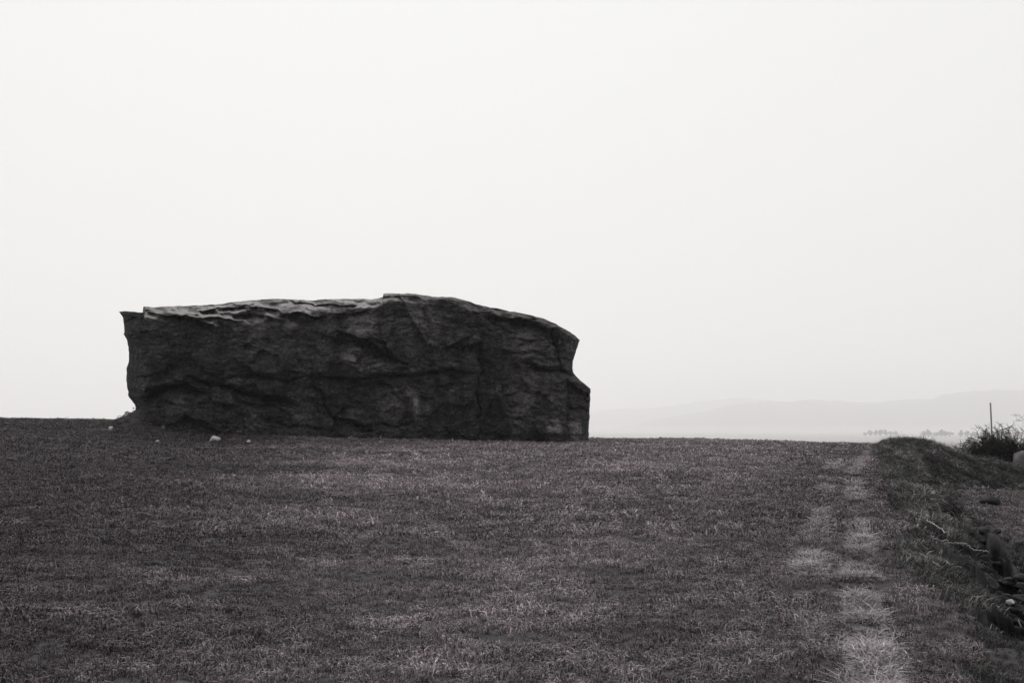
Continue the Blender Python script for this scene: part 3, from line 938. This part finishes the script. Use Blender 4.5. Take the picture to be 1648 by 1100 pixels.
def grow(rs, start, d, length, rad, level, out, spread, wind):
    n = 6
    P = [np.array(start, float)]
    d = np.array(d, float); d /= np.linalg.norm(d)
    for i in range(n):
        d = d + rs.normal(0, 0.22, 3) + np.array(wind) * 0.10
        d /= np.linalg.norm(d)
        P.append(P[-1] + d * length / n)
    R = np.linspace(rad, rad * 0.45, n + 1)
    out[level].append((np.array(P), R))
    if level >= 3: return
    kids = (6, 6, 5)[level]
    for k in range(kids):
        i = rs.integers(2, n + 1)
        nd = d * 0.6 + rs.normal(0, spread, 3)
        grow(rs, P[i], nd, length * rs.uniform(0.38, 0.62), max(R[i] * 0.62, 0.009), level + 1, out, spread, wind)

def bush(name, label, loc, stems, length, rad, seed, mat, wind, leaf=None, leaf_n=0, lean=(0, 0)):
    rs = np.random.default_rng(seed)
    out = [[], [], [], []]
    for i in range(stems):
        a = rs.uniform(0, 6.28)
        d = (math.cos(a) * rs.uniform(0.3, 1.2) + lean[0], math.sin(a) * rs.uniform(0.3, 1.0) + lean[1], rs.uniform(0.45, 1.1))
        grow(rs, (rs.normal(0, .25), rs.normal(0, .2), -0.1), d, length * rs.uniform(0.7, 1.1), rad, 0, out, 0.55, wind)
    root = empty(name, loc)
    tag(root, label, 'bush')
    v, f = tube_soup(out[0] + out[1], 5)
    obj('branches', mesh_np('branches', v, f, mat), root)
    v, f = tube_soup(out[2] + out[3], 3)
    o = obj('twigs', mesh_np('twigs', v, f, mat), root); o['kind'] = 'stuff'
    if leaf_n:
        bp = np.concatenate([p for p, r in out[0] + out[1]])
        core = (bp[:, 2] < 1.0 - 0.55 * np.abs(bp[:, 0] - 0.15)) & (np.abs(bp[:, 0]) < 1.7)
        bp = bp[core]
        c = bp[rs.integers(0, len(bp), leaf_n)] + rs.normal(0, 1, (leaf_n, 3)) * np.array([0.13, 0.13, 0.09])
        extra = rs.normal(0, 1, (leaf_n // 2, 3)) * np.array([0.42, 0.4, 0.26]) + np.array([0.1, 0, 0.5])
        c = np.concatenate([c, extra[np.linalg.norm((extra - [0.1, 0, 0.5]) / [0.42, 0.4, 0.26], axis=1) < 1.9]])
        c = c[c[:, 2] > -0.25]
        a = rs.normal(0, 1, (len(c), 3)); a /= np.linalg.norm(a, axis=1)[:, None]
        b = np.cross(a, rs.normal(0, 1, (len(c), 3))); b /= np.linalg.norm(b, axis=1)[:, None]
        s = rs.uniform(0.03, 0.075, (len(c), 1))
        q = np.stack([c - a * s, c + b * s * .5, c + a * s, c - b * s * .5], 1).reshape(-1, 3)
        ff = np.arange(len(q)).reshape(-1, 4)
        lo = obj('foliage', mesh_np('foliage', q, ff, leaf, False), root); lo['kind'] = 'stuff'
    return root

def place(px, Y, dz=0.0):
    x = (px - CX) / 1836.0 * Y
    return (float(x), float(Y), float(ground_z(x, Y)[0]) + dz)

bush('thorn_bush', 'dark windblown thorn bush on the bank at the right edge', place(1606, 52.5, -0.05), 30, 1.5, 0.05, 4, M_TWIG,
     (-0.35, 0, 0.15), M_THORNLEAF, 16000, (-0.3, 0))
bush('bare_bush', 'thin grey leafless bush behind the dark thorn bush', place(1640, 60.0, -0.05), 20, 1.9, 0.04, 9, M_PALEWIG, (0.1, 0, 0.1))

# ------------------------------------------------------------------ dead stalks lying on the bank
def stalk(pts, rad, label):
    W = []
    for px, py in pts:
        x, y, z = on_ground(px, py)
        W.append((x, y, z + 0.035))
    W = np.array(W)
    u = np.linspace(0, len(W) - 1, 7 * len(W))
    P = np.stack([np.interp(u, np.arange(len(W)), W[:, k]) for k in range(3)], 1)
    P[:, 2] = np.maximum(P[:, 2], ground_z(P[:, 0], P[:, 1]) + 0.02)
    P = P + RNG.normal(0, 0.008, P.shape)
    v, f = tube_soup([(P, np.linspace(rad, rad * 0.6, len(P)))], 5)
    c = v.mean(0)
    o = obj('dead_stalk', mesh_np('dead_stalk', v - c, f, M_STALK))
    o.location = c
    tag(o, label, 'stalk', 'dead stalks on the eroded bank')
stalk([(1474, 839), (1497, 845), (1510, 855), (1530, 868)], 0.008, 'upper pale dead stalk trailing down the eroded bank')
stalk([(1497, 868), (1510, 875), (1526, 880), (1545, 880)], 0.007, 'middle pale dead stalk crossing the dark earth of the bank')
stalk([(1540, 880), (1556, 882), (1570, 892), (1592, 898)], 0.009, 'lowest pale dead stalk ending near the lower field')

# ------------------------------------------------------------------ telegraph pole
def build_pole():
    Y = 105.0
    top = np.array([float(a) for a in at(1594, 650, Y)])
    gx = (1598 - CX) / 1836.0 * Y
    bz = float(ground_z(gx, Y)[0])
    root = empty('telegraph_pole', (gx, Y, bz))
    tag(root, 'slender wooden pole rising behind the thorn bush', 'pole')
    P = np.linspace([0, 0, -0.4], [top[0] - gx, 0, top[2] - bz], 8)
    v, f = tube_soup([(P, np.linspace(0.095, 0.065, 8))], 10)
    obj('shaft', mesh_np('shaft', v, f, M_POLE), root)
    t = P[-1]
    v, f = tube_soup([(np.array([t + [0, 0, -0.02], t + [0, 0, 0.04], t + [0, 0, 0.09]]), np.array([0.075, 0.075, 0.02]))], 10)
    obj('cap', mesh_np('cap', v, f, M_POLE), root)
build_pole()

# ------------------------------------------------------------------ valley trees and cottages
def tree_proto(seed, h, w):
    rs = np.random.default_rng(seed)
    paths = [(np.array([[0, 0, -0.5], [0.2, 0, h * .25], [0, .1, h * .5], [0.2, 0, h * .8]]), np.array([.45, .35, .25, .08]) * h / 14)]
    for k in range(9):
        z0 = h * rs.uniform(.25, .6); a = rs.uniform(0, 6.28)
        e = np.array([math.cos(a) * w * .4, math.sin(a) * w * .4, h * rs.uniform(.1, .3)])
        p0 = np.array([0, 0, z0]); paths.append((np.array([p0, p0 + e * .5 + [0, 0, .3], p0 + e]), np.array([.16, .1, .04]) * h / 14))
    v, f = tube_soup(paths, 5)
    trunk = mesh_np('trunk', v, f, M_TRUNK)
    cl = rs.normal(0, 1, (26, 3)); cl /= np.linalg.norm(cl, axis=1)[:, None]
    cl *= (rs.uniform(.25, 1, (26, 1)) ** .5) * np.array([w * .48, w * .48, h * .42]); cl[:, 2] += h * .54
    c = (cl[rs.integers(0, 26, 900)] + rs.normal(0, 1, (900, 3)) * h * .05)
    a = rs.normal(0, 1, c.shape); a /= np.linalg.norm(a, axis=1)[:, None]
    b = np.cross(a, rs.normal(0, 1, c.shape)); b /= np.linalg.norm(b, axis=1)[:, None]
    s = rs.uniform(.04, .075, (len(c), 1)) * h
    q = np.stack([c - a * s, c + b * s * .6, c + a * s, c - b * s * .6], 1).reshape(-1, 3)
    crown = mesh_np('crown', q, np.arange(len(q)).reshape(-1, 4), M_TREE, False)
    return trunk, crown

PROTO = [tree_proto(50 + i, h, w) for i, (h, w) in enumerate(((15, 13), (18, 13), (12, 14)))]
TREES = [  # photo column, distance, kind, scale
    (1392, 5070, 2, 1.56), (1400, 5005, 0, 1.91), (1409, 5135, 1, 1.56), (1417, 5044, 0, 2.07), (1425, 5096, 1, 1.73), (1434, 5148, 2, 1.91), (1441, 5122, 0, 1.56),
    (1487, 4550, 0, 1.73), (1494, 4498, 1, 1.73), (1506, 4628, 2, 1.73), (1514, 4550, 1, 1.73), (1521, 4524, 0, 1.73), (1529, 4602, 2, 1.91),
    (1546, 4472, 1, 1.56), (1556, 4524, 0, 1.73), (1568, 4576, 2, 1.91), (1582, 4485, 1, 1.73), (1606, 4550, 0, 1.91), (1621, 4472, 1, 1.73), (1636, 4524, 0, 1.73)]
WORD = ['leftmost', 'second', 'third', 'fourth', 'fifth', 'sixth', 'rightmost']
for i, (px, Y, k, sc) in enumerate(TREES):
    x, y, z = place(px, Y)
    r = empty('tree', (x, y, z))
    r.scale = (sc,) * 3; r.rotation_euler.z = i * 1.7
    if i < 7:
        tag(r, f'{WORD[i]} pale hazy tree of the far clump above the path end', 'tree', 'hazy trees in the valley')
    elif i < 13:
        tag(r, f'hazy valley tree left of the thorn bush, {["leftmost", "second from left", "third from left", "fourth from left", "fifth from left", "rightmost"][i - 7]} of its row', 'tree', 'hazy trees in the valley')
    else:
        tag(r, f'hazy valley tree showing through the thorn bush twigs, {["leftmost", "second from left", "third from left", "fourth from left", "third from right", "second from right", "rightmost"][i - 13]}', 'tree', 'hazy trees in the valley')
    obj('trunk', PROTO[k][0], r); obj('crown', PROTO[k][1], r)

def cottage(px, Y, wd, dp, ht, rz, label):
    x, y, z = place(px, Y)
    root = empty('cottage', (x, y, z)); root.rotation_euler.z = rz
    tag(root, label, 'house')
    def bx(name, lo, hi, mat, par=root):
        bm = bmesh.new(); bmesh.ops.create_cube(bm, size=1)
        for v in bm.verts:
            v.co = Vector([(lo[i] + hi[i]) / 2 + v.co[i] * (hi[i] - lo[i]) for i in range(3)])
        me = bpy.data.meshes.new(name); bm.to_mesh(me); bm.free(); me.materials.append(mat)
        return obj(name, me, par)
    w2, d2 = wd / 2, dp / 2
    rz_ = ht + dp * 0.42
    V = [(-w2, -d2, -1), (w2, -d2, -1), (w2, d2, -1), (-w2, d2, -1), (-w2, -d2, ht), (w2, -d2, ht), (w2, d2, ht), (-w2, d2, ht), (-w2, 0, rz_), (w2, 0, rz_)]
    me = bpy.data.meshes.new('wall')
    me.from_pydata(V, [], [(0, 1, 5, 4), (2, 3, 7, 6), (1, 2, 6, 9, 5), (3, 0, 4, 8, 7)]); me.materials.append(M_WHITEWASH)
    obj('wall', me, root)
    e = 0.35; k = 0.12
    for sgn in (-1, 1):
        me = bpy.data.meshes.new('roof')
        a = (-w2 - e, sgn * (d2 + e), ht - e * .84 + k); b = (w2 + e, sgn * (d2 + e), ht - e * .84 + k)
        c = (w2 + e, 0, rz_ + k); d = (-w2 - e, 0, rz_ + k)
        up = [(p[0], p[1], p[2] + 0.15) for p in (a, b, c, d)]
        me.from_pydata([a, b, c, d] + up, [], [(0, 1, 2, 3), (4, 5, 6, 7), (0, 1, 5, 4), (1, 2, 6, 5), (3, 0, 4, 7)])
        me.materials.append(M_ROOF); obj('roof', me, root)
    for cx in (-w2 + 0.8, w2 - 0.8):
        bx('chimney', (cx - .4, -.4, rz_ - .6), (cx + .4, .4, rz_ + 1.2), M_WHITEWASH)
    for cx in (-wd * .28, wd * .28):
        bx('window', (cx - .5, -d2 - .04, ht * .4), (cx + .5, -d2 + .05, ht * .4 + 1.3), M_PANE)
    bx('door', (-.5, -d2 - .05, -.1), (.5, -d2 + .05, 2.0), M_PANE)
cottage(1500.5, 4100, 13, 8, 5.0, 0.3, 'tiny whitewashed cottage in the valley among hazy trees')
_Y = np.linspace(5000, 12000, 400)
_X = (1537 - CX) / 1836.0 * _Y
_row = HOR - (ground_z(_X, _Y) - EYE) / _Y * 1836.0
cottage(1537, float(_Y[np.argmax(_row < 694.5)]), 30, 14, 11.0, -0.4, 'white farmhouse on the lower hillside above the thorn bush')

# ------------------------------------------------------------------ haze
def build_haze():
    t = bpy.data.materials.new('haze_air'); t.use_nodes = True
    n, l = t.node_tree.nodes, t.node_tree.links
    n.clear()
    out = n.new('ShaderNodeOutputMaterial'); pv = n.new('ShaderNodeVolumePrincipled')
    pv.inputs['Color'].default_value = (0.99, 0.985, 0.98, 1)
    pv.inputs['Density'].default_value = 0.00020
    pv.inputs['Anisotropy'].default_value = 0.45
    l.new(pv.outputs['Volume'], out.inputs['Volume'])
    h = 20400.0; z0, z1 = -50.0, 560.0
    V = [(sx * h, sy * h, z) for z in (z0, z1) for sx, sy in ((-1, -1), (1, -1), (1, 1), (-1, 1))]
    me = bpy.data.meshes.new('haze')
    me.from_pydata(V, [], [(3, 2, 1, 0), (4, 5, 6, 7), (0, 1, 5, 4), (1, 2, 6, 5), (2, 3, 7, 6), (3, 0, 4, 7)])
    me.materials.append(t)
    o = obj('haze', me)
    tag(o, 'pale haze lying over the valley and the far hills', 'haze', kind='stuff')
build_haze()
